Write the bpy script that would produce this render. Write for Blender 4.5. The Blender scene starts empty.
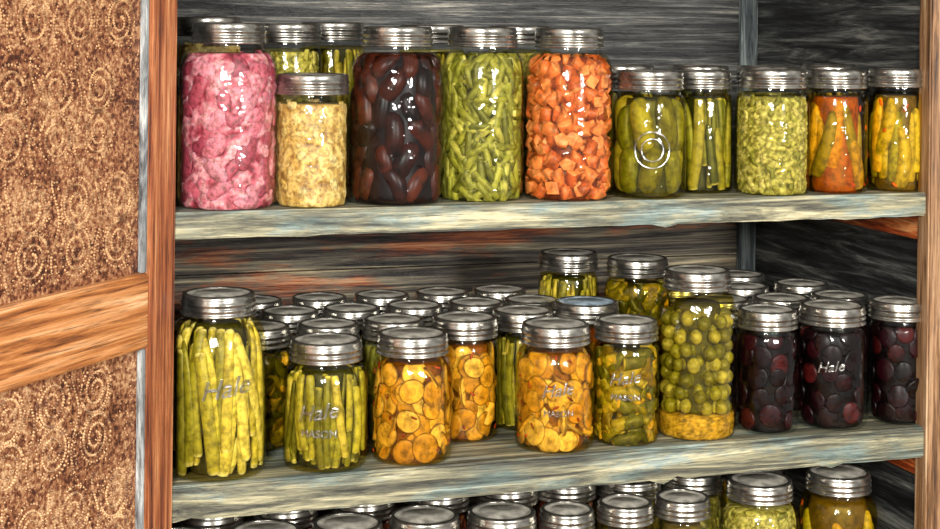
import bpy, math, random
from mathutils import Vector, Matrix
random.seed(7)
sc=bpy.context.scene
try:
    sc.view_settings.view_transform='Standard'
    sc.view_settings.look='None'
except Exception: pass

def lin(h):
    h=h.lstrip('#'); o=[]
    for i in (0,2,4):
        c=int(h[i:i+2],16)/255
        o.append(c/12.92 if c<=.04045 else ((c+.055)/1.055)**2.4)
    return tuple(o)
def c4(h): return lin(h)+(1,)

# ---------------------------------------------------------------- materials
def newmat(n):
    m=bpy.data.materials.new(n); m.use_nodes=True
    nt=m.node_tree; nt.nodes.clear()
    out=nt.nodes.new('ShaderNodeOutputMaterial')
    return m,nt,out
def N(nt,t,**k):
    n=nt.nodes.new(t)
    for a,b in k.items(): setattr(n,a,b)
    return n
def ramp(nt,stops):
    r=nt.nodes.new('ShaderNodeValToRGB'); e=r.color_ramp.elements
    while len(e)>1: e.remove(e[-1])
    e[0].position=stops[0][0]; e[0].color=c4(stops[0][1])
    for p,c in stops[1:]:
        x=e.new(p); x.color=c4(c)
    return r
def gray(nt,a,b):
    r=nt.nodes.new('ShaderNodeValToRGB'); e=r.color_ramp.elements
    e[0].position=a; e[0].color=(0,0,0,1); e[1].position=b; e[1].color=(1,1,1,1)
    return r
def mixc(nt,fac,a,b,mode='MIX'):
    m=nt.nodes.new('ShaderNodeMix'); m.data_type='RGBA'; m.blend_type=mode
    L=nt.links
    for s,v in ((m.inputs[0],fac),(m.inputs[6],a),(m.inputs[7],b)):
        if hasattr(v,'links'): L.new(v,s)
        else: s.default_value=v
    return m.outputs[2]

def wood(name,stops,scale,patch=None,patch_scale=(3,3,3),patch_rng=(.5,.62),rough=.6,bump=.5,dist=1.2,seed=0,fib='#555555'):
    m,nt,out=newmat(name); L=nt.links
    tc=N(nt,'ShaderNodeTexCoord')
    mp=N(nt,'ShaderNodeMapping'); mp.inputs['Scale'].default_value=scale; mp.inputs['Location'].default_value=(seed,seed*1.7,seed*.6)
    L.new(tc.outputs['Object'],mp.inputs['Vector'])
    n1=N(nt,'ShaderNodeTexNoise'); n1.inputs['Scale'].default_value=1; n1.inputs['Detail'].default_value=9; n1.inputs['Roughness'].default_value=.7; n1.inputs['Distortion'].default_value=dist
    L.new(mp.outputs[0],n1.inputs['Vector'])
    r=ramp(nt,stops); L.new(n1.outputs['Fac'],r.inputs['Fac'])
    col=r.outputs['Color']
    if patch:
        mp2=N(nt,'ShaderNodeMapping'); mp2.inputs['Scale'].default_value=patch_scale; mp2.inputs['Location'].default_value=(seed+3,seed,1.3)
        L.new(tc.outputs['Object'],mp2.inputs['Vector'])
        n2=N(nt,'ShaderNodeTexNoise'); n2.inputs['Scale'].default_value=1; n2.inputs['Detail'].default_value=6; n2.inputs['Roughness'].default_value=.7
        L.new(mp2.outputs[0],n2.inputs['Vector'])
        g=gray(nt,*patch_rng); L.new(n2.outputs['Fac'],g.inputs['Fac'])
        r2=ramp(nt,patch); L.new(n1.outputs['Fac'],r2.inputs['Fac'])
        col=mixc(nt,g.outputs['Color'],col,r2.outputs['Color'])
    mp3=N(nt,'ShaderNodeMapping'); mp3.inputs['Scale'].default_value=tuple(s*5 for s in scale)
    L.new(tc.outputs['Object'],mp3.inputs['Vector'])
    n3=N(nt,'ShaderNodeTexNoise'); n3.inputs['Scale'].default_value=1; n3.inputs['Detail'].default_value=4; n3.inputs['Roughness'].default_value=.7
    L.new(mp3.outputs[0],n3.inputs['Vector'])
    g3=ramp(nt,[(.3,fib),(.5,'#ffffff')]); L.new(n3.outputs['Fac'],g3.inputs['Fac'])
    col=mixc(nt,.8,col,g3.outputs['Color'],'MULTIPLY')
    b=N(nt,'ShaderNodeBsdfPrincipled'); b.inputs['Roughness'].default_value=rough
    L.new(col,b.inputs['Base Color'])
    ad=N(nt,'ShaderNodeMath',operation='ADD'); L.new(n1.outputs['Fac'],ad.inputs[0]); L.new(n3.outputs['Fac'],ad.inputs[1])
    bp=N(nt,'ShaderNodeBump'); bp.inputs['Strength'].default_value=bump; bp.inputs['Distance'].default_value=.002
    L.new(ad.outputs[0],bp.inputs['Height']); L.new(bp.outputs[0],b.inputs['Normal'])
    L.new(b.outputs[0],out.inputs[0])
    return m

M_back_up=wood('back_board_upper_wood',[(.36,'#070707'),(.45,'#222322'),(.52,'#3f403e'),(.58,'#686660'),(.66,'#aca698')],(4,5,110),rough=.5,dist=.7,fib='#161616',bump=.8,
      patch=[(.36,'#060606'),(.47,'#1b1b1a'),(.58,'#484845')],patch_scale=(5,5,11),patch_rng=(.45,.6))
M_back_mid=wood('back_board_mid_wood',[(.36,'#0d0b0a'),(.45,'#322a22'),(.51,'#575044'),(.58,'#80765f'),(.67,'#bcac8a')],(3,4,100),
      patch=[(.36,'#260e05'),(.46,'#6e3216'),(.53,'#9e562c'),(.62,'#c48c62')],patch_scale=(3.5,4,18),patch_rng=(.50,.60),rough=.5,dist=.8,seed=4,fib='#1c1812',bump=.8)
M_side=wood('side_board_wood',[(.38,'#090909'),(.47,'#212222'),(.55,'#3f403e'),(.65,'#76756e')],(5,5,70),rough=.55,dist=.7,seed=9,fib='#202020')
M_cleat=wood('cleat_wood',[(.36,'#4a1406'),(.46,'#963c18'),(.54,'#c06630'),(.64,'#da9a60')],(60,6,60),rough=.45,seed=2)
M_shelf=wood('weathered_shelf_wood',[(.36,'#23231a'),(.44,'#504e3f'),(.50,'#716e57'),(.57,'#948e70'),(.67,'#c8be9a')],(5,90,90),
      patch=[(.36,'#222d2a'),(.48,'#52605a'),(.60,'#82908a')],patch_scale=(7,24,24),patch_rng=(.48,.60),rough=.6,dist=.6,seed=1,fib='#2c2c26')
M_post=wood('corner_post_wood',[(.36,'#121518'),(.5,'#4a5254'),(.62,'#838c8a')],(60,60,5),rough=.5)
M_rail=wood('door_rail_wood',[(.36,'#43200a'),(.44,'#8a4f22'),(.51,'#a86c38'),(.59,'#bd8656'),(.70,'#dab488')],(4,100,95),rough=.55,dist=.5,seed=3,fib='#4a2e18')
M_stile=wood('door_stile_wood',[(.36,'#321206'),(.44,'#74391a'),(.51,'#94562f'),(.59,'#ac744a'),(.70,'#d0a47a')],(100,100,4),rough=.55,dist=.5,seed=5,fib='#402210')
M_frame=wood('face_frame_wood',[(.36,'#2a150a'),(.44,'#60401f'),(.51,'#85603e'),(.59,'#9e7c5a'),(.70,'#c4aa86')],(100,100,4),rough=.55,dist=.5,seed=8,fib='#382418')
M_trimgray=wood('panel_bead_wood',[(.36,'#3c3e40'),(.5,'#7b7f80'),(.62,'#acb0ae')],(60,60,8),rough=.5)

def tin():
    m,nt,out=newmat('punched_tin'); L=nt.links
    tc=N(nt,'ShaderNodeTexCoord')
    v=N(nt,'ShaderNodeTexNoise'); v.inputs['Scale'].default_value=260; v.inputs['Detail'].default_value=3; v.inputs['Roughness'].default_value=.6
    L.new(tc.outputs['Object'],v.inputs['Vector'])
    w=N(nt,'ShaderNodeTexNoise'); w.inputs['Scale'].default_value=20; w.inputs['Detail'].default_value=5; w.inputs['Distortion'].default_value=.8; L.new(tc.outputs['Object'],w.inputs['Vector'])
    ma=N(nt,'ShaderNodeMath',operation='MULTIPLY_ADD'); L.new(w.outputs['Fac'],ma.inputs[0]); ma.inputs[1].default_value=.5; ma.inputs[2].default_value=-.25
    ad=N(nt,'ShaderNodeMath',operation='ADD'); L.new(ma.outputs[0],ad.inputs[0]); L.new(v.outputs['Fac'],ad.inputs[1])
    r=ramp(nt,[(.34,'#38190d'),(.45,'#6e4028'),(.53,'#8c5c3c'),(.62,'#a87e58'),(.75,'#ccaa82')]); L.new(ad.outputs[0],r.inputs['Fac'])
    b=N(nt,'ShaderNodeBsdfPrincipled'); b.inputs['Roughness'].default_value=.5; b.inputs['Metallic'].default_value=.25
    L.new(r.outputs['Color'],b.inputs['Base Color'])
    bp=N(nt,'ShaderNodeBump'); bp.inputs['Strength'].default_value=.5; bp.inputs['Distance'].default_value=.002
    L.new(v.outputs['Fac'],bp.inputs['Height']); L.new(bp.outputs[0],b.inputs['Normal']); L.new(b.outputs[0],out.inputs[0])
    return m
M_tin=tin()
def simple(n,h,rough=.5,metal=0.,noise=None,lo='#a0a0a0'):
    m,nt,out=newmat(n); L=nt.links
    b=N(nt,'ShaderNodeBsdfPrincipled'); b.inputs['Roughness'].default_value=rough; b.inputs['Metallic'].default_value=metal
    tc=N(nt,'ShaderNodeTexCoord'); v=N(nt,'ShaderNodeTexNoise'); v.inputs['Scale'].default_value=noise or 60; v.inputs['Detail'].default_value=4
    L.new(tc.outputs['Object'],v.inputs['Vector'])
    g=ramp(nt,[(.35,lo),(.6,'#ffffff')]); L.new(v.outputs['Fac'],g.inputs['Fac'])
    L.new(mixc(nt,1.,c4(h),g.outputs['Color'],'MULTIPLY'),b.inputs['Base Color'])
    L.new(b.outputs[0],out.inputs[0]); return m
M_dot=simple('punched_dots_tin','#b48c62',.5,.25,90,'#7c6450')
M_band=simple('steel_band','#c6c2b8',.25,.95)
M_lid=simple('lid_tinplate','#cfcabc',.42,.35)
M_lidblue=simple('lid_bluish','#b4c8d6',.45,.2)
def glassmat(n,tint,base,k,bump=.25):
    m,nt,out=newmat(n); L=nt.links
    t=N(nt,'ShaderNodeBsdfTransparent'); t.inputs[0].default_value=tint
    g=N(nt,'ShaderNodeBsdfGlossy'); g.inputs['Roughness'].default_value=.03
    lw=N(nt,'ShaderNodeLayerWeight'); lw.inputs['Blend'].default_value=.5
    p=N(nt,'ShaderNodeMath',operation='POWER'); L.new(lw.outputs['Facing'],p.inputs[0]); p.inputs[1].default_value=3.2
    ma=N(nt,'ShaderNodeMath',operation='MULTIPLY_ADD'); L.new(p.outputs[0],ma.inputs[0]); ma.inputs[1].default_value=k; ma.inputs[2].default_value=base
    tc=N(nt,'ShaderNodeTexCoord'); v=N(nt,'ShaderNodeTexNoise'); v.inputs['Scale'].default_value=70; v.inputs['Detail'].default_value=2
    L.new(tc.outputs['Object'],v.inputs['Vector'])
    bp=N(nt,'ShaderNodeBump'); bp.inputs['Strength'].default_value=bump; bp.inputs['Distance'].default_value=.003
    L.new(v.outputs['Fac'],bp.inputs['Height']); L.new(bp.outputs[0],g.inputs['Normal'])
    mx=N(nt,'ShaderNodeMixShader'); L.new(ma.outputs[0],mx.inputs[0]); L.new(t.outputs[0],mx.inputs[1]); L.new(g.outputs[0],mx.inputs[2])
    L.new(mx.outputs[0],out.inputs[0]); return m
M_glass=glassmat('jar_glass',(.975,.99,.98,1),.04,.5,.6)
brines={}
def brine(h):
    if h not in brines:
        m,nt,out=newmat('brine'); t=N(nt,'ShaderNodeBsdfTransparent'); t.inputs[0].default_value=c4(h)
        g=N(nt,'ShaderNodeBsdfGlossy'); g.inputs['Roughness'].default_value=.1
        mx=N(nt,'ShaderNodeMixShader'); mx.inputs[0].default_value=.01
        nt.links.new(t.outputs[0],mx.inputs[1]); nt.links.new(g.outputs[0],mx.inputs[2]); nt.links.new(mx.outputs[0],out.inputs[0]); brines[h]=m
    return brines[h]
def embm():
    m,nt,out=newmat('embossed_glass'); L=nt.links
    t=N(nt,'ShaderNodeBsdfTransparent'); t.inputs[0].default_value=(.82,.83,.78,1)
    g=N(nt,'ShaderNodeBsdfGlossy'); g.inputs['Roughness'].default_value=.22
    tc=N(nt,'ShaderNodeTexCoord')
    v=N(nt,'ShaderNodeTexNoise'); v.inputs['Scale'].default_value=140; L.new(tc.outputs['Object'],v.inputs['Vector'])
    r=N(nt,'ShaderNodeMapRange'); r.inputs[1].default_value=.35; r.inputs[2].default_value=.68; r.inputs[3].default_value=.15; r.inputs[4].default_value=.5
    L.new(v.outputs['Fac'],r.inputs[0])
    mx=N(nt,'ShaderNodeMixShader'); L.new(r.outputs[0],mx.inputs[0]); L.new(t.outputs[0],mx.inputs[1]); L.new(g.outputs[0],mx.inputs[2]); L.new(mx.outputs[0],out.inputs[0]); return m
M_text=embm()
def foodmat(n,rough,nscale,lo,bump,spec=.5,sss=0.):
    m,nt,out=newmat(n); L=nt.links
    a=N(nt,'ShaderNodeVertexColor'); a.layer_name='Col'
    tc=N(nt,'ShaderNodeTexCoord'); v=N(nt,'ShaderNodeTexNoise'); v.inputs['Scale'].default_value=nscale; v.inputs['Detail'].default_value=5; v.inputs['Roughness'].default_value=.65
    L.new(tc.outputs['Object'],v.inputs['Vector'])
    g=ramp(nt,[(.36,lo),(.58,'#ffffff')]); L.new(v.outputs['Fac'],g.inputs['Fac'])
    col=mixc(nt,1.,a.outputs['Color'],g.outputs['Color'],'MULTIPLY')
    b=N(nt,'ShaderNodeBsdfPrincipled'); b.inputs['Roughness'].default_value=rough; b.inputs['Specular IOR Level'].default_value=spec
    if sss:
        b.inputs['Subsurface Weight'].default_value=sss; b.inputs['Subsurface Scale'].default_value=.004
        b.inputs['Subsurface Radius'].default_value=(1,.8,.35)
    L.new(col,b.inputs['Base Color'])
    bp=N(nt,'ShaderNodeBump'); bp.inputs['Strength'].default_value=bump; bp.inputs['Distance'].default_value=.0015
    L.new(v.outputs['Fac'],bp.inputs['Height']); L.new(bp.outputs[0],b.inputs['Normal']); L.new(b.outputs[0],out.inputs[0]); return m
M_food=foodmat('preserved_vegetable',.4,120,'#a8a694',.25,.35,.35)
M_mash=foodmat('preserved_mash',.45,240,'#a89c90',.5,.35,.35)
M_dark=foodmat('dark_preserve',.35,60,'#606060',.2,.12)

# ---------------------------------------------------------------- mesh helpers
def mkobj(name,verts,faces,mat,parent=None,cols=None,smooth=True):
    me=bpy.data.meshes.new(name); me.from_pydata(verts,[],faces); me.update()
    if smooth: me.polygons.foreach_set('use_smooth',[True]*len(me.polygons))
    if cols is not None:
        ca=me.color_attributes.new('Col','FLOAT_COLOR','POINT')
        flat=[]
        for c in cols: flat+= [c[0],c[1],c[2],1.]
        ca.data.foreach_set('color',flat)
    me.materials.append(mat)
    o=bpy.data.objects.new(name,me); sc.collection.objects.link(o)
    if parent: o.parent=parent
    return o
def empty(name,loc=(0,0,0)):
    e=bpy.data.objects.new(name,None); e.empty_display_size=.02; e.location=loc; sc.collection.objects.link(e); return e
def box(name,x0,x1,y0,y1,z0,z1,mat,parent=None,bev=.002,wob=0.):
    import bmesh
    bm=bmesh.new(); bmesh.ops.create_cube(bm,size=1)
    for v in bm.verts:
        v.co=Vector(((x0+x1)/2+v.co.x*(x1-x0),(y0+y1)/2+v.co.y*(y1-y0),(z0+z1)/2+v.co.z*(z1-z0)))
    if wob:
        mid=((x0+x1)/2,(y0+y1)/2,(z0+z1)/2)
        es=[e for e in bm.edges if abs((e.verts[0].co-e.verts[1].co)[0])>.5*(x1-x0)]
        bmesh.ops.subdivide_edges(bm,edges=es,cuts=60,use_grid_fill=True)
        for v in bm.verts:
            if v.co.y<mid[1]: v.co.y+=abs(random.gauss(0,wob))
            if v.co.z<mid[2]: v.co.z+=random.gauss(0,wob)
    if bev: bmesh.ops.bevel(bm,geom=[e for e in bm.edges if e.calc_face_angle(0)>.8],offset=bev,segments=2,affect='EDGES')
    me=bpy.data.meshes.new(name); bm.to_mesh(me); bm.free(); me.materials.append(mat)
    o=bpy.data.objects.new(name,me); sc.collection.objects.link(o)
    if parent: o.parent=parent
    return o

# ---------------------------------------------------------------- cupboard
cup=empty('pie_safe_cupboard')
XL,XR,YB=-.075,.866,.47
ZB,ZT=-.62,.66
box('side_left',XL-.02,XL,.021,YB,ZB,ZT,M_side,cup)
box('side_right',XR,XR+.02,.021,YB,ZB,ZT,M_side,cup)
zs=[(ZB,-.42),(-.418,-.245),(-.243,-.12),(-.118,.02),(.022,.125),(.127,.235),(.237,.36),(.362,.49),(.492,ZT)]
for i,(a,b) in enumerate(zs):
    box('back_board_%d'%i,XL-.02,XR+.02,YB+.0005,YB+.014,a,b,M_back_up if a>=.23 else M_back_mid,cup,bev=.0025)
box('corner_post',XR-.026,XR-.001,YB-.012,YB,ZB,ZT,M_post,cup)
box('shelf_top',XL,XR,.001,YB,.234,.26,M_shelf,cup,bev=.002,wob=.0005)
box('shelf_middle',XL,XR,.000,YB,-.0345,0.,M_shelf,cup,bev=.0025,wob=.0005)
box('shelf_bottom',XL,XR,.001,YB,-.27,-.24,M_shelf,cup,bev=.003)
box('roof_board',XL-.04,XR+.06,-.02,YB+.02,ZT,ZT+.025,M_frame,cup)
box('base_board',XL,XR,.001,YB,ZB,ZB+.03,M_shelf,cup)
for i,z in enumerate((.234,-.0345,-.27)):
    box('cleat_right_%d'%i,XR-.02,XR,.012,YB-.05,z-.032,z,M_cleat,cup)
    box('cleat_left_%d'%i,XL,XL+.02,.03,YB-.05,z-.032,z,M_cleat,cup)
box('face_stile_left',XL-.02,-.02,0,.02,ZB,ZT,M_frame,cup)
box('face_stile_right',.8275,.905,-.006,.018,ZB,ZT,M_frame,cup)
for sx in (XL-.015,XR-.015):
    for sy in (.01,YB-.04):
        box('foot',sx,sx+.035,sy,sy+.035,-.70,ZB,M_frame,cup)

# door, hinged on the left stile, swung open
ang=math.atan2(-.747,-.665)
dm=Matrix.Translation((0,-.001,0))@Matrix.Rotation(ang,4,'Z')
door=empty('cupboard_door'); door.matrix_world=dm
box('hinge_stile',0,.042,-.022,0,-.6,.64,M_stile,door)
box('free_stile',.36,.42,-.022,0,-.6,.64,M_stile,door)
for i,(a,b) in enumerate(((.58,.64),(.14,.209),(-.33,-.26),(-.6,-.53))):
    box('rail_%d'%i,.0422,.3598,-.021,-.0005,a,b,M_rail,door)
for i,(a,b) in enumerate(((.209,.58),(-.26,.14),(-.53,-.33))):
    box('tin_panel_%d'%i,.0422,.3598,-.014,-.010,a,b,M_tin,door,bev=0)
    box('panel_bead_%d'%i,.0424,.0475,-.0105,-.003,a+.0005,b-.0005,M_trimgray,door,bev=.001)
    V=[];F=[]
    def dot(s,z,r=.0015,h=.0017):
        r*=random.uniform(.7,1.25); h*=random.uniform(.6,1.2)
        if not(.05<s<.352 and a+.006<z<b-.006): return
        k=len(V)
        for j in range(6):
            q=j*math.pi/3; V.append((s+r*math.cos(q),-.0101,z+r*math.sin(q)))
        V.append((s,-.0101+h,z))
        for j in range(6): F.append((k+j,k+(j+1)%6,k+6))
    per=.1; zc=a+.004; odd=0
    while zc<b:
        s=.078+.03*odd; fl=1
        while s<.38:
            for (cz,dr) in ((.028,1),(.070,-1)):
                q=.6*math.pi
                while q<4.9*math.pi:       # curled scroll of punched bumps
                    rr=.002+.00125*q
                    dot(s+dr*fl*rr*math.cos(q),zc+cz+rr*math.sin(q)*dr,.0017,.0018); q+=.0026/rr
                for k in range(34):
                    qq=k/34*2*math.pi; rr=.0218
                    dot(s+rr*math.cos(qq),zc+cz+rr*math.sin(qq),.0014)
            for k in range(34):
                dot(s+.030+.005*math.sin(k*.25),zc+.004+k*.0028,.0015)
            for k in range(16):
                dot(s+.0345-.004*math.sin(k*.5),zc+.006+k*.006,.0012)
                dot(s+.0255+.004*math.sin(k*.5),zc+.006+k*.006,.0012)
            s+=.060; fl=-fl
        zc+=per; odd=1-odd
    for _ in range(int((b-a)*7000)):
        dot(random.uniform(.05,.35),random.uniform(a,b),.0009,.0010)
    mkobj('punched_pattern_%d'%i,V,F,M_dot,door,smooth=False)
for z in (.5,-.45):
    box('hinge_leaf',-.002,.018,-.0,.0022,z-.025,z+.025,M_band,door,bev=.0008)

# ---------------------------------------------------------------- jars
def prof(R,H):
    rn=.0335 if R>.037 else R-.0045
    rn=min(rn,R-.004)
    zs_=H-(.056 if H>.15 else .044); zn=H-.026
    p=[(0,0.002),(R*.6,.0012),(R*.88,0),(R*.95,.0008),(R*.985,.0038),(R*.998,.008),(R,.012),(R,zs_*.5),(R,zs_)]
    n=9
    for i in range(1,n+1):
        t=i/n*math.pi/2
        r=rn+.0008+(R-rn-.0008)*(max(0,math.cos(t))**.85); z=zs_+(zn-zs_)*(math.sin(t)**1.1)
        p.append((r,z))
    p+= [(rn,zn+.004),(rn,H-.004)]
    return p,rn,zs_,zn
def lathe(p,seg=48):
    V=[];F=[]
    for r,z in p:
        for j in range(seg):
            a=2*math.pi*j/seg; V.append((r*math.cos(a),r*math.sin(a),z))
    for i in range(len(p)-1):
        for j in range(seg):
            k=(j+1)%seg; F.append((i*seg+j,i*seg+k,(i+1)*seg+k,(i+1)*seg+j))
    return V,F
bandmesh={}
def getmesh(key,fn):
    if key not in bandmesh: bandmesh[key]=fn()
    return bandmesh[key]
def link(name,me,parent,loc=(0,0,0)):
    o=bpy.data.objects.new(name,me); sc.collection.objects.link(o); o.parent=parent; o.location=loc; return o
def lmesh(name,p,mat,seg=56):
    V,F=lathe(p,seg); me=bpy.data.meshes.new(name); me.from_pydata(V,[],F); me.polygons.foreach_set('use_smooth',[True]*len(F)); me.materials.append(mat); return me
def band_mesh(rn):
    rb=rn+.0022
    return lmesh('screw_band',[(rb-.001,-.0205),(rb+.0013,-.0202),(rb+.0015,-.0188),(rb+.0003,-.0178),(rb,-.0155),(rb+.0012,-.0142),(rb+.0012,-.0132),(rb,-.0118),(rb-.0001,-.0103),(rb+.0012,-.0087),(rb+.0012,-.0077),(rb,-.0062),(rb,-.0035),(rb-.0002,-.0015),(rb-.001,-.0003),(rb-.0022,0),(rb-.0045,-.0001),(rb-.0047,-.0008)],M_band)
def lid_mesh(rn,mat):
    rb=rn+.0022
    return lmesh('lid_disc',[(rb-.0015,-.0018),(rb-.0045,-.0009),(rb-.007,-.0010),(rb-.008,-.0016),(rb-.012,-.0016),(rb-.013,-.0009),(.0001,-.0007)],mat,48)

FLAT=[(-1,0,0),(-1,.8,0),(-.8,1,1),(.8,1,1),(1,.8,0),(1,0,0)]
SLICE=[(-1.,0,2),(-1.,.30,2),(-1.,.40,0),(-1,.86,0),(-.6,1,1),(.6,1,1),(1,.86,0),(1,0,0)]
ROUND=[(-1,0,1),(-.86,.5,1),(-.5,.87,1),(0,1,1),(.5,.87,1),(.86,.5,1),(1,0,1)]
PILL=[(-1,0,1),(-.93,.45,1),(-.8,.76,1),(-.5,.97,1),(0,1,1),(.5,.97,1),(.8,.76,1),(.93,.45,1),(1,0,1)]
STICK=[(-1,0,0),(-.985,.7,0),(-.93,.96,1),(-.4,1,1),(0,1,1),(.4,1,1),(.93,.96,1),(.985,.7,0),(1,0,0)]
TAPER=[(-1,0,0),(-.98,.8,0),(-.9,.95,1),(-.4,1,1),(.2,.92,1),(.6,.8,1),(.85,.62,1),(.96,.35,1),(1,0,1)]
class Food:
    def __init__(s,R,H):
        s.p,s.rn,s.zs,s.zn=prof(R,H); s.V=[];s.F=[];s.C=[]; s.R=R;s.H=H
        s.zmin=.0028; s.zmax=H-.030
    def rin(s,z):
        p=s.p[2:]
        for (r0,z0),(r1,z1) in zip(p,p[1:]):
            if z0<=z<=z1 and z1>z0: return r0+(r1-r0)*(z-z0)/(z1-z0)-.0013
        return (p[0][0] if z<p[0][1] else p[-1][0])-.0015
    def put(s,sv,z,d,th):
        z=min(max(z,s.zmin-.002),s.zmax+.003); d=max(d,.0003)
        r=max(.0008,s.rin(z)-d); a=th+sv/(s.R-.004)
        return (r*math.cos(a),r*math.sin(a),z)
    def piece(s,th,z,d,a,tilt,L,ra,rb,pf,cin,cout,bend=0.,n=8,c3=None):
        A=Vector((math.cos(a)*math.cos(tilt),math.sin(a)*math.cos(tilt),math.sin(tilt)))
        B=Vector((-math.sin(a),math.cos(a),0)); C=A.cross(B)
        prev=None; cs=(cin,cout,c3 or cin)
        for (t,f,ci) in pf:
            ctr=A*(L/2*t)+B*(bend*(t*t-.4)); c=cs[ci]
            if f==0:
                s.V.append(s.put(ctr.x,z+ctr.y,d+ctr.z,th)); s.C.append(c); cur=[len(s.V)-1]
            else:
                cur=[]
                for j in range(n):
                    q=2*math.pi*j/n
                    P=ctr+B*(ra*f*math.cos(q))+C*(rb*f*math.sin(q))
                    s.V.append(s.put(P.x,z+P.y,d+P.z,th)); s.C.append(c); cur.append(len(s.V)-1)
            if prev:
                if len(prev)==1 and len(cur)>1:
                    for j in range(n): s.F.append((prev[0],cur[(j+1)%n],cur[j]))
                elif len(cur)==1 and len(prev)>1:
                    for j in range(n): s.F.append((prev[j],prev[(j+1)%n],cur[0]))
                elif len(cur)>1:
                    for j in range(n): s.F.append((prev[j],prev[(j+1)%n],cur[(j+1)%n],cur[j]))
            prev=cur
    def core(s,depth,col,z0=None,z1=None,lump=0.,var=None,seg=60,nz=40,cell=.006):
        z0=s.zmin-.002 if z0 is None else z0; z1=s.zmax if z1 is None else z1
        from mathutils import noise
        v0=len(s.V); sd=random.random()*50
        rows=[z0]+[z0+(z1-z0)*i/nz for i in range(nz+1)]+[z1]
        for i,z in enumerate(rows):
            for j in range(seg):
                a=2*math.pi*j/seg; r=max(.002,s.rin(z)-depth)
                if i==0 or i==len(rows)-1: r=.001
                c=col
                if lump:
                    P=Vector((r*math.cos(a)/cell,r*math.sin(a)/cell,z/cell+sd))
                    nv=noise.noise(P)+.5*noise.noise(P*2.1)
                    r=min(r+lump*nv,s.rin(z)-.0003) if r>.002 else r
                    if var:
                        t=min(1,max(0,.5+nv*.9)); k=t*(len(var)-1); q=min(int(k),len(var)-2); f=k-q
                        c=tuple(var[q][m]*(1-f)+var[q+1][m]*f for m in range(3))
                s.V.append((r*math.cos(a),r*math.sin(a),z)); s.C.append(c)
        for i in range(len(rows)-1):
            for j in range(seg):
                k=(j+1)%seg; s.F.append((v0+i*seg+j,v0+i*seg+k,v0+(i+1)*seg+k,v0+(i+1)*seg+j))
    def grid(s,ds,dz,z0=None,z1=None,jt=.3):
        z0=s.zmin if z0 is None else z0; z1=s.zmax if z1 is None else z1
        out=[]; z=z0+dz/2; row=0
        while z<z1:
            n=max(3,int(2*math.pi*s.R/ds))
            for j in range(n):
                out.append((2*math.pi*(j+.5*(row%2)+random.uniform(-jt,jt))/n, z+random.uniform(-jt,jt)*dz))
            z+=dz; row+=1
        random.shuffle(out); return out
pi=math.pi
def pal(*hs): return [lin(h) for h in hs]
def pick(p,v=.12):
    c=random.choice(p); k=1+random.uniform(-v,v); return tuple(x*k for x in c)
def sc_(c,k): return tuple(x*k for x in c)
def sticks(f,P,tips,layers,r0,r1,lean,Lmin,pfs,bend=.004,flat=.7):
    g=random.gauss; u=random.uniform; full=f.zmax-f.zmin
    for dd,nn in layers:
        for j in range(nn):
            th=2*pi*(j+u(-.3,.3))/nn; L=full*u(Lmin,1.0)
            z=f.zmin+L/2+random.choice((0,1,u(0,1)))*(full-L); r=u(r0,r1)
            f.piece(th,z,dd+u(-.001,.001),pi/2+g(0,lean),0,L,r,r*flat,random.choice(pfs),pick(tips),pick(P),g(0,bend),8)
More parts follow.
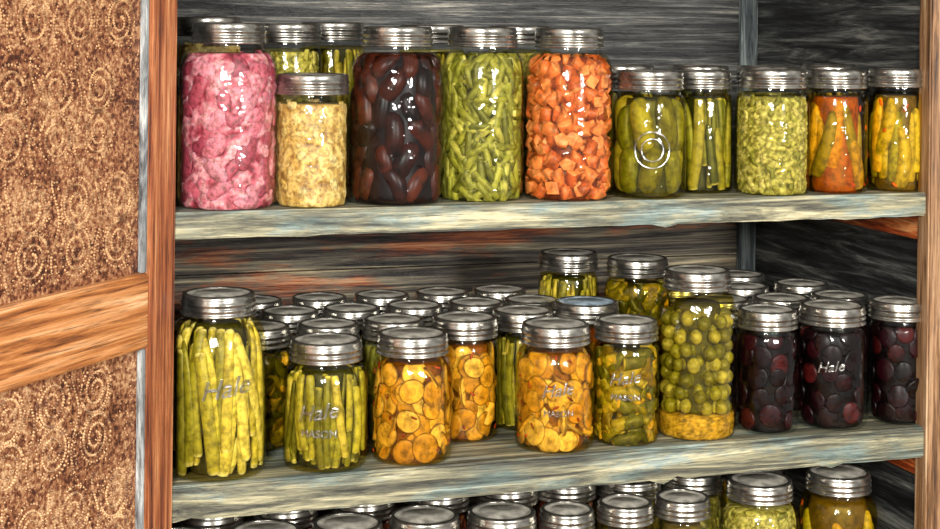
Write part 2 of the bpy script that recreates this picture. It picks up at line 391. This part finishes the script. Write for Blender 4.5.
def food(kind,R,H):
    f=Food(R,H); g=random.gauss; u=random.uniform
    if kind=='asparagus':
        P=pal('#b8a944','#9c9236','#d2c270','#c0b054','#86802a','#c8ba66','#6f6a20')
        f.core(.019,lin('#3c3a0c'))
        sticks(f,P,pal('#e6dcaa','#dccf94'),((.016,15),(.0115,17),(.0075,19),(.0042,16)),.0056*R/.046,.0082*R/.046,.15,.72,[STICK,STICK,TAPER],flat=.55)
    elif kind=='thin_asparagus':
        P=pal('#928e38','#a8a04a','#78762a','#bcae66','#626020')
        f.core(.014,lin('#34350c'))
        sticks(f,P,pal('#dcd298','#aaa450'),((.0115,20),(.0075,23),(.0036,22)),.0040,.0056,.12,.6,[TAPER,STICK],.003,.65)
    elif kind=='green_spears':
        P=pal('#72722a','#8a8438','#585b1e','#9a9048','#4a4e18')
        f.core(.014,lin('#2a2c0a'))
        sticks(f,P,pal('#cac084','#9c9448'),((.0115,16),(.0075,17),(.0042,15)),.0052,.0074,.12,.6,[TAPER,STICK],.003,.6)
    elif kind=='green_beans':
        P=pal('#909048','#787a3a','#a6a264','#84843e','#606228')
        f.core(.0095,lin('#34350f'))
        for dd,q in ((.0085,.0145),(.0042,.0140)):
            for th,z in f.grid(q,q*.85):
                f.piece(th,z,dd+u(-.0008,.001),random.choice([pi/2+g(0,.5),u(0,pi)]),g(0,.06),u(.022,.040),.0043,.0036,STICK,pick(pal('#ccc89a','#b4b07a')),pick(P),g(0,.001),8)
    elif kind=='carrots':
        P=pal('#c4693a','#b65e2e','#cc7a44','#ac5628','#c8703a')
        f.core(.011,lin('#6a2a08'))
        CH=[(-1,0,0),(-1,.75,0),(-.97,.93,0),(-.9,1,1),(.9,1,1),(.97,.93,0),(1,.75,0),(1,0,0)]
        for dd,q in ((.012,.0195),(.0075,.0185)):
            for th,z in f.grid(q,q*.85,jt=.25):
                r=u(.0080,.0098); c=pick(P,.1)
                f.piece(th,z,dd+u(-.001,.002),u(0,pi),g(0,.5)+random.choice((0,0,pi/2)),u(.012,.018),r,r*.9,CH,pick(pal('#dc9460','#d88a54'),.08),c,0,random.choice((4,4,5,10)))
    elif kind in('squash_slices','squash_slices_peppers'):
        P=pal('#ca983c','#d4a64c','#bc8a30','#dab668','#b4802a')
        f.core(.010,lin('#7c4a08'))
        for lay,(q,d0) in enumerate(((.026,.009),(.028,.0062),(.033,.0035))):
            for th,z in f.grid(q,q*.8,f.zmin+.004,f.zmax-.001,jt=.4):
                r=u(.0120,.0170)*(.95 if lay==2 else 1); c=pick(P)
                if random.random()<.85: tl=pi/2+g(0,.07)
                else: tl=g(0,.3)
                f.piece(th,z,d0+u(-.0012,.0012),u(0,pi),tl,.0032,r,r*u(.85,1),SLICE,c,sc_(pick(P),.42),0,20,c3=sc_(c,.78))
        for th,z in f.grid(.02,.02):
            if random.random()<(.5 if 'peppers' in kind else .2):
                cc=pal('#a83c1a','#7e2810')
                f.piece(th,z,.0012,u(0,pi),0,u(.004,.009),.0013,.001,ROUND,pick(cc),pick(cc),0,5)
    elif kind=='pickles':
        P=pal('#737218','#8a842e','#5a5d12','#9a8e46','#686516')
        f.core(.013,lin('#33340a'))
        nn=7
        for k,zz in ((0,.0),(1,.044)):
            for j in range(nn):
                th=2*pi*(j+.5*k+u(-.15,.15))/nn; L=u(.050,.064); z=f.zmin+L/2+zz
                c=pick(P)
                f.piece(th,z,.0125+u(-.001,.002),pi/2+g(0,.3),0,L,.0150,.0125,PILL,c,c,g(0,.003),14)
    elif kind=='pickle_chunks':
        P=pal('#7e781f','#968a2c','#5c5f1a','#a89840','#76641c','#4a4e0f')
        f.core(.011,lin('#32300a'))
        for dd,q in ((.009,.018),(.0055,.017)):
            for th,z in f.grid(q,q*.9):
                r=u(.005,.008)
                f.piece(th,z,dd+u(-.001,.002),u(0,pi),g(0,.3),u(.014,.036),r,r*.8,STICK,pick(pal('#beb060','#c8a244')),pick(P),g(0,.003),9)
    elif kind in('yellow_pickles','yellow_pepper_pickles'):
        if kind=='yellow_pickles': P=pal('#ae9430','#968c30','#bc8c2c','#86822a'); co='#94500a'
        else: P=pal('#ac982c','#beaa3c','#8e8822','#be9630'); co='#5c4a0e'
        f.core(.009,lin(co))
        nn=9
        for dd,k in ((.011,0),(.0078,.5)):
          for j in range(nn):
            if kind=='yellow_pickles' and k and random.random()<.35: continue
            th=2*pi*(j+k+u(-.25,.25))/nn; L=u(.055,.092); z=f.zmin+L/2+u(0,1)*max(0,f.zmax-f.zmin-L)
            c=pick(P)
            f.piece(th,z,dd,pi/2+g(0,.25),0,L,.0105,.0065,TAPER,sc_(c,1.2),c,g(0,.006),10)
        for th,z in f.grid(.024,.026):
            if random.random()<.35:
                cc=pal('#a83018','#c85420')
                f.piece(th,z,.0012,u(0,pi),0,u(.006,.012),.002,.001,ROUND,pick(cc),pick(cc),0,5)
    elif kind=='relish':
        V=pal('#626230','#908c50','#aaa46e','#c2ba90')
        f.core(.0030,lin('#9a965a'),lump=.0024,var=V,seg=110,nz=80,cell=.005)
        for th,z in f.grid(.016,.015):
            c=pick(pal('#a8a268','#8a8648','#bcb48a','#747438'))
            f.piece(th,z,.0028,u(0,pi),0,u(.006,.018),.0034,.0014,PILL,c,c,g(0,.003),7)
    elif kind=='apple_sauce':
        V=pal('#9a7230','#bc984c','#c8a85e','#d4ba74')
        f.core(.0022,lin('#c29e50'),lump=.0013,var=V,seg=110,nz=80,cell=.009)
        for th,z in f.grid(.030,.028):
            c=pick(pal('#c8aa60','#bc984c','#ceb470'),.05)
            f.piece(th,z,.0027,u(0,pi),0,u(.008,.014),.005,.0011,PILL,c,c,0,9)
    elif kind=='red_meat':
        V=pal('#7c2230','#a84654','#be6672','#d49698','#b45c6a')
        f.core(.0030,lin('#a84856'),lump=.0030,var=V,seg=120,nz=100,cell=.012)
        for th,z in f.grid(.030,.024):
            cc=pick(pal('#b05260','#9c404e','#c07680','#b65e6a','#903646'))
            f.piece(th,z,.0040,u(0,pi),g(0,.10),u(.022,.046),u(.007,.012),.0028,PILL,cc,cc,g(0,.008),12)
    elif kind=='round_beets':
        P=pal('#2a0d06','#381307','#1a0904','#441a0b')
        f.core(.007,lin('#100504'))
        nn=10
        for k in range(6):
            for j in range(nn):
                th=2*pi*(j+.5*(k%2)+u(-.25,.25))/nn; L=u(.034,.052)
                c=pick(P); f.piece(th,f.zmin+.018+k*.025,.0125+u(0,.003),pi/2+g(0,.4),0,L,.0130,.0125,PILL,c,c,g(0,.003),12)
    elif kind=='round_peas':
        P=pal('#807c2e','#948c46','#706c24','#a09858','#605e1c'); f.zmax=H-.036
        f.core(.015,lin('#45420e'),z0=.026)
        f.core(.0012,lin('#a8822c'),z1=.024,lump=.0012,var=pal('#80641a','#b48c3c','#c0a050'),nz=16,seg=90,cell=.002)
        for dd,q in ((.020,.019),(.0105,.0186)):
            n=int(2*pi*(R-.008)/q); z=.032; row=0
            while z<f.zmax-.004:
                for j in range(n):
                    c=pick(P); r=q*.48*u(.88,1.04)
                    f.piece(2*pi*(j+.5*(row%2)+u(-.25,.25))/n,z+u(-.003,.003),dd+u(-.001,.001),u(0,pi),0,r*2,r,r,ROUND,c,c,0,12)
                z+=q*.84; row+=1
    elif kind=='dark_berries':
        P=pal('#1c0307','#260509','#120304','#3c0c0b')
        f.core(.006,lin('#080202'))
        for th,z in f.grid(.028,.022):
            c=pick(P); r=u(.010,.014)
            f.piece(th,z,.006,u(0,pi),pi/2+g(0,.12),.005,r,r,FLAT,c,sc_(c,.6),0,14)
    elif kind=='red_slices':
        P=pal('#8a3a1c','#a85a2c','#6c2814')
        f.core(.006,lin('#4a180a'))
        for th,z in f.grid(.018,.014):
            f.piece(th,z,.006,u(0,pi),pi/2+g(0,.2),.005,.011,.011,FLAT,pick(P),pick(P),0,12)
    return f
NAMES={'asparagus':'jar_of_asparagus','thin_asparagus':'jar_of_asparagus','green_spears':'jar_of_pickle_spears','green_beans':'jar_of_green_beans','carrots':'jar_of_carrots','squash_slices':'jar_of_squash_slices','squash_slices_peppers':'jar_of_squash_slices',
 'pickles':'jar_of_whole_pickles','pickle_chunks':'jar_of_pickle_chunks','yellow_pickles':'jar_of_pickle_spears','yellow_pepper_pickles':'jar_of_yellow_peppers','relish':'jar_of_relish','apple_sauce':'jar_of_apple_sauce','red_meat':'jar_of_canned_meat',
 'round_beets':'jar_of_plums','round_peas':'jar_of_green_olives','dark_berries':'jar_of_sliced_beets','red_slices':'jar_of_tomatoes'}
TINT={'asparagus':'#fdf6cc','thin_asparagus':'#fbf2b8','green_spears':'#f8f0b0','green_beans':'#fdf8cc','carrots':'#fff0d8','squash_slices':'#fff0b4','squash_slices_peppers':'#fff0b4','pickles':'#faf0a0','pickle_chunks':'#fceca0','yellow_pickles':'#ffe69a','yellow_pepper_pickles':'#fff0a0','relish':'#fdf8c8','round_peas':'#fcf2b0'}
CX,CY=-.2129,-1.5283
def emb(e,R,txts,rot=0.,x=0,y=0):
    base=math.atan2(CY-y,CX-x)+rot
    for (t,size,zc) in txts:
        if t=='RING':
            V=[];F=[]
            for rr in (size,size*.62):
                p0=len(V); n=40
                for j in range(n):
                    q=2*pi*j/n
                    for dr,h in ((-.0011,.0),(0,.0011),(.0011,.0)):
                        tx=(rr+dr)*math.cos(q); tz=(rr+dr)*math.sin(q); a=base+tx/R
                        V.append(((R+.0002+h)*math.cos(a),(R+.0002+h)*math.sin(a),zc+tz))
                for j in range(n):
                    k=(j+1)%n
                    for m in (0,1): F.append((p0+j*3+m,p0+k*3+m,p0+k*3+m+1,p0+j*3+m+1))
            mkobj('embossed_ring',V,F,M_text,e); continue
        cu=bpy.data.curves.new('t','FONT'); cu.body=t; cu.size=size; cu.align_x='CENTER'; cu.align_y='CENTER'; cu.extrude=.0003; cu.resolution_u=3; cu.bevel_depth=.0002; cu.bevel_resolution=1
        o=bpy.data.objects.new('t',cu); sc.collection.objects.link(o)
        dg=bpy.context.evaluated_depsgraph_get(); dg.update()
        me=bpy.data.meshes.new_from_object(o.evaluated_get(dg)); bpy.data.objects.remove(o)
        for v in me.vertices:
            tx,ty,tz=v.co
            if not t.isupper(): tx+=ty*.25; ty+=tx*.15
            a=base+tx/R; r=R+.0006+tz
            v.co=(r*math.cos(a),r*math.sin(a),zc+ty)
        me.materials.clear(); me.materials.append(M_text); me.name='embossed_lettering'
        l=bpy.data.objects.new('embossed_lettering',me); sc.collection.objects.link(l); l.parent=e
fcache={}
def jar(kind,x,y,R,H,z,share=False,text=None,rot=0.,lidmat=None):
    e=empty(NAMES[kind],(x,y,z))
    if not share: R=R*1.022
    key=(round(R,4),round(H,4))
    p,rn,_,_=prof(R,H)
    link('glass',getmesh(('g',)+key,lambda:lmesh('glass',p,M_glass)),e)
    rk=round(rn,4)
    link('screw_band',getmesh(('b',rk),lambda:band_mesh(rn)),e,(0,0,H))
    lm=lidmat or M_lid
    link('lid_disc',getmesh(('l',rk,lm.name),lambda:lid_mesh(rn,lm)),e,(0,0,H))
    mat=M_mash if kind in('relish','apple_sauce','red_meat') else M_dark if kind in('dark_berries','round_beets') else M_food
    k=(kind,)+key
    if share and k in fcache:
        o=link('contents',fcache[k],e); o.rotation_euler[2]=random.uniform(0,6.28)
    else:
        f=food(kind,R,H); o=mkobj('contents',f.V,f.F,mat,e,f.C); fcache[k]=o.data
    if kind in TINT and not share:
        zt=H-.0270; pp=[(r-.0008,zz+.0006) for r,zz in p if zz<zt-.001]
        f2=Food(R,H); pp.append((f2.rin(zt)+.0003,zt)); pp.append((.0005,zt-.0004))
        link('brine',lmesh('brine',pp,brine(TINT[kind]),44),e)
    if text: emb(e,R,text,rot,x,y)
    return e
MS=lambda z:[('Hale',.022,z+.017),('MASON',.0105,z-.004)]
T=.26
jar('apple_sauce',-.013,.125,.034,.135,T)
jar('red_meat',.057,.050,.0485,.181,T)
jar('apple_sauce',.140,.041,.0368,.131,T)
jar('round_beets',.230,.050,.0495,.179,T)
jar('green_beans',.325,.058,.0425,.179,T)
jar('carrots',.418,.047,.0462,.179,T)
jar('pickles',.508,.040,.0388,.135,T,text=[('RING',.019,.052)],rot=.1)
jar('green_spears',.588,.077,.0345,.134,T)
jar('relish',.658,.043,.0402,.136,T)
jar('yellow_pickles',.738,.044,.0348,.1355,T)
jar('yellow_pepper_pickles',.815,.041,.0335,.137,T)
jar('apple_sauce',.053,.151,.0362,.187,T)
jar('relish',.137,.152,.0367,.181,T)
jar('thin_asparagus',.207,.239,.0385,.183,T)
jar('thin_asparagus',.298,.152,.0367,.181,T)
jar('relish',.401,.154,.0380,.181,T)
jar('thin_asparagus',.520,.137,.037,.138,T,True)
jar('pickle_chunks',.626,.160,.037,.137,T,True)
jar('relish',.703,.138,.037,.137,T,True)
jar('thin_asparagus',.785,.136,.036,.138,T,True)
jar('pickle_chunks',.826,.205,.035,.138,T,True)
# middle shelf
jar('asparagus',.0490,.0475,.0470,.1755,0,text=[('Hale',.026,.09)],rot=.2)
jar('thin_asparagus',.157,.0425,.0415,.125,0,text=MS(.043),rot=-.15)
jar('squash_slices',.247,.0415,.0405,.127,0)
jar('squash_slices',.325,.108,.0360,.128,0)
jar('squash_slices_peppers',.405,.045,.0412,.1285,0,text=[('Hale',.018,.066),('MASON',.009,.042)],rot=.1)
jar('pickle_chunks',.486,.044,.0345,.1285,0,text=[('Hale',.018,.072),('MASON',.009,.052)])
jar('round_peas',.572,.050,.0422,.178,0)
jar('dark_berries',.656,.046,.0338,.132,0)
jar('dark_berries',.738,.046,.0385,.133,0,text=[('Hale',.016,.07)])
jar('dark_berries',.821,.042,.0335,.135,0)
jar('pickle_chunks',.105,.130,.034,.125,0)
jar('thin_asparagus',.180,.131,.034,.124,0)
jar('green_beans',.251,.127,.0343,.126,0)
jar('thin_asparagus',.402,.136,.035,.127,0)
jar('yellow_pickles',.476,.132,.037,.134,0,lidmat=M_lidblue)
jar('pickle_chunks',.574,.212,.039,.168,0)
jar('thin_asparagus',.501,.249,.036,.172,0)
jar('thin_asparagus',.030,.150,.034,.125,0,True)
for i,x in enumerate((.085,.155,.225,.298,.372,.440)):
    jar(('squash_slices','thin_asparagus','pickle_chunks')[i%3],x,.210,.0343,.125,0,True)
for i,x in enumerate((.13,.206,.281,.355,.427)):
    jar(('squash_slices','thin_asparagus','pickle_chunks')[i%3],x,.288,.0345,.125,0,True)
for x,y in ((.651,.146),(.724,.136),(.802,.136),(.640,.235),(.719,.225),(.802,.225),(.68,.31),(.76,.31)):
    jar('dark_berries',x,y,.0355,.127,0,True)
# bottom shelf
B=-.24
jar('relish',.660,.066,.043,.178,B)
jar('yellow_pepper_pickles',.760,.066,.0435,.179,B)
jar('relish',.612,.140,.036,.172,B)
jar('pickle_chunks',.536,.145,.037,.170,B)
jar('pickle_chunks',.70,.155,.037,.172,B)
for i,(x,R,H) in enumerate(((.015,.039,.172),(.101,.039,.172),(.186,.039,.172),(.268,.038,.173),(.353,.039,.170),(.427,.031,.166),(.495,.032,.168),(.563,.032,.168))):
    jar('red_slices' if i<5 else 'yellow_pepper_pickles',x,.062,R,H,B,True)
for i,x in enumerate((.06,.14,.225,.31,.39,.46)):
    jar('red_slices',x,.150,.036,.172,B,True)

# ---------------------------------------------------------------- room shell
M_floor=wood('floor_planks',[(.3,'#3a2c20'),(.5,'#7a6048'),(.7,'#a88a68')],(4,30,30),seed=6)
M_wall=simple('plaster_wall','#b9b4a8',.8,0,8)
box('floor',-2.5,3,-3,.62,-.75,-.70,M_floor,bev=0)
box('wall_back',-2.5,3,.57,.62,-.70,2.0,M_wall,bev=0)

# ---------------------------------------------------------------- light
w=bpy.data.worlds.new('W'); sc.world=w; w.use_nodes=True
bg=w.node_tree.nodes['Background']; bg.inputs[0].default_value=(1,.97,.92,1); bg.inputs[1].default_value=.48
def area(n,loc,tgt,sx,sy,e,col=(1,1,1)):
    l=bpy.data.lights.new(n,'AREA'); l.shape='RECTANGLE'; l.size=sx; l.size_y=sy; l.energy=e; l.color=col
    o=bpy.data.objects.new(n,l); o.location=loc; o.rotation_euler=(Vector(tgt)-Vector(loc)).to_track_quat('-Z','Y').to_euler(); sc.collection.objects.link(o)
area('window_light_left',(-.75,-2.3,.85),(.4,.1,.1),.45,.6,104,(1,.97,.92))
area('fill_light_right',(.9,-2.3,.6),(.4,.1,.1),.3,.5,68,(1,.97,.93))  # added fill lamp, brightens the cupboard from the right
# ---------------------------------------------------------------- camera
cam=bpy.data.cameras.new('cam'); cam.lens=61.28; cam.sensor_width=36; cam.shift_y=-.2548
co=bpy.data.objects.new('cam',cam); sc.collection.objects.link(co)
co.matrix_world=Matrix.Translation((CX,CY,.4413))@Matrix.Rotation(-math.radians(18.27),4,'Z')@Matrix.Rotation(math.pi/2,4,'X')@Matrix.Rotation(.0105,4,'Z')
cam.clip_start=.01
sc.camera=co
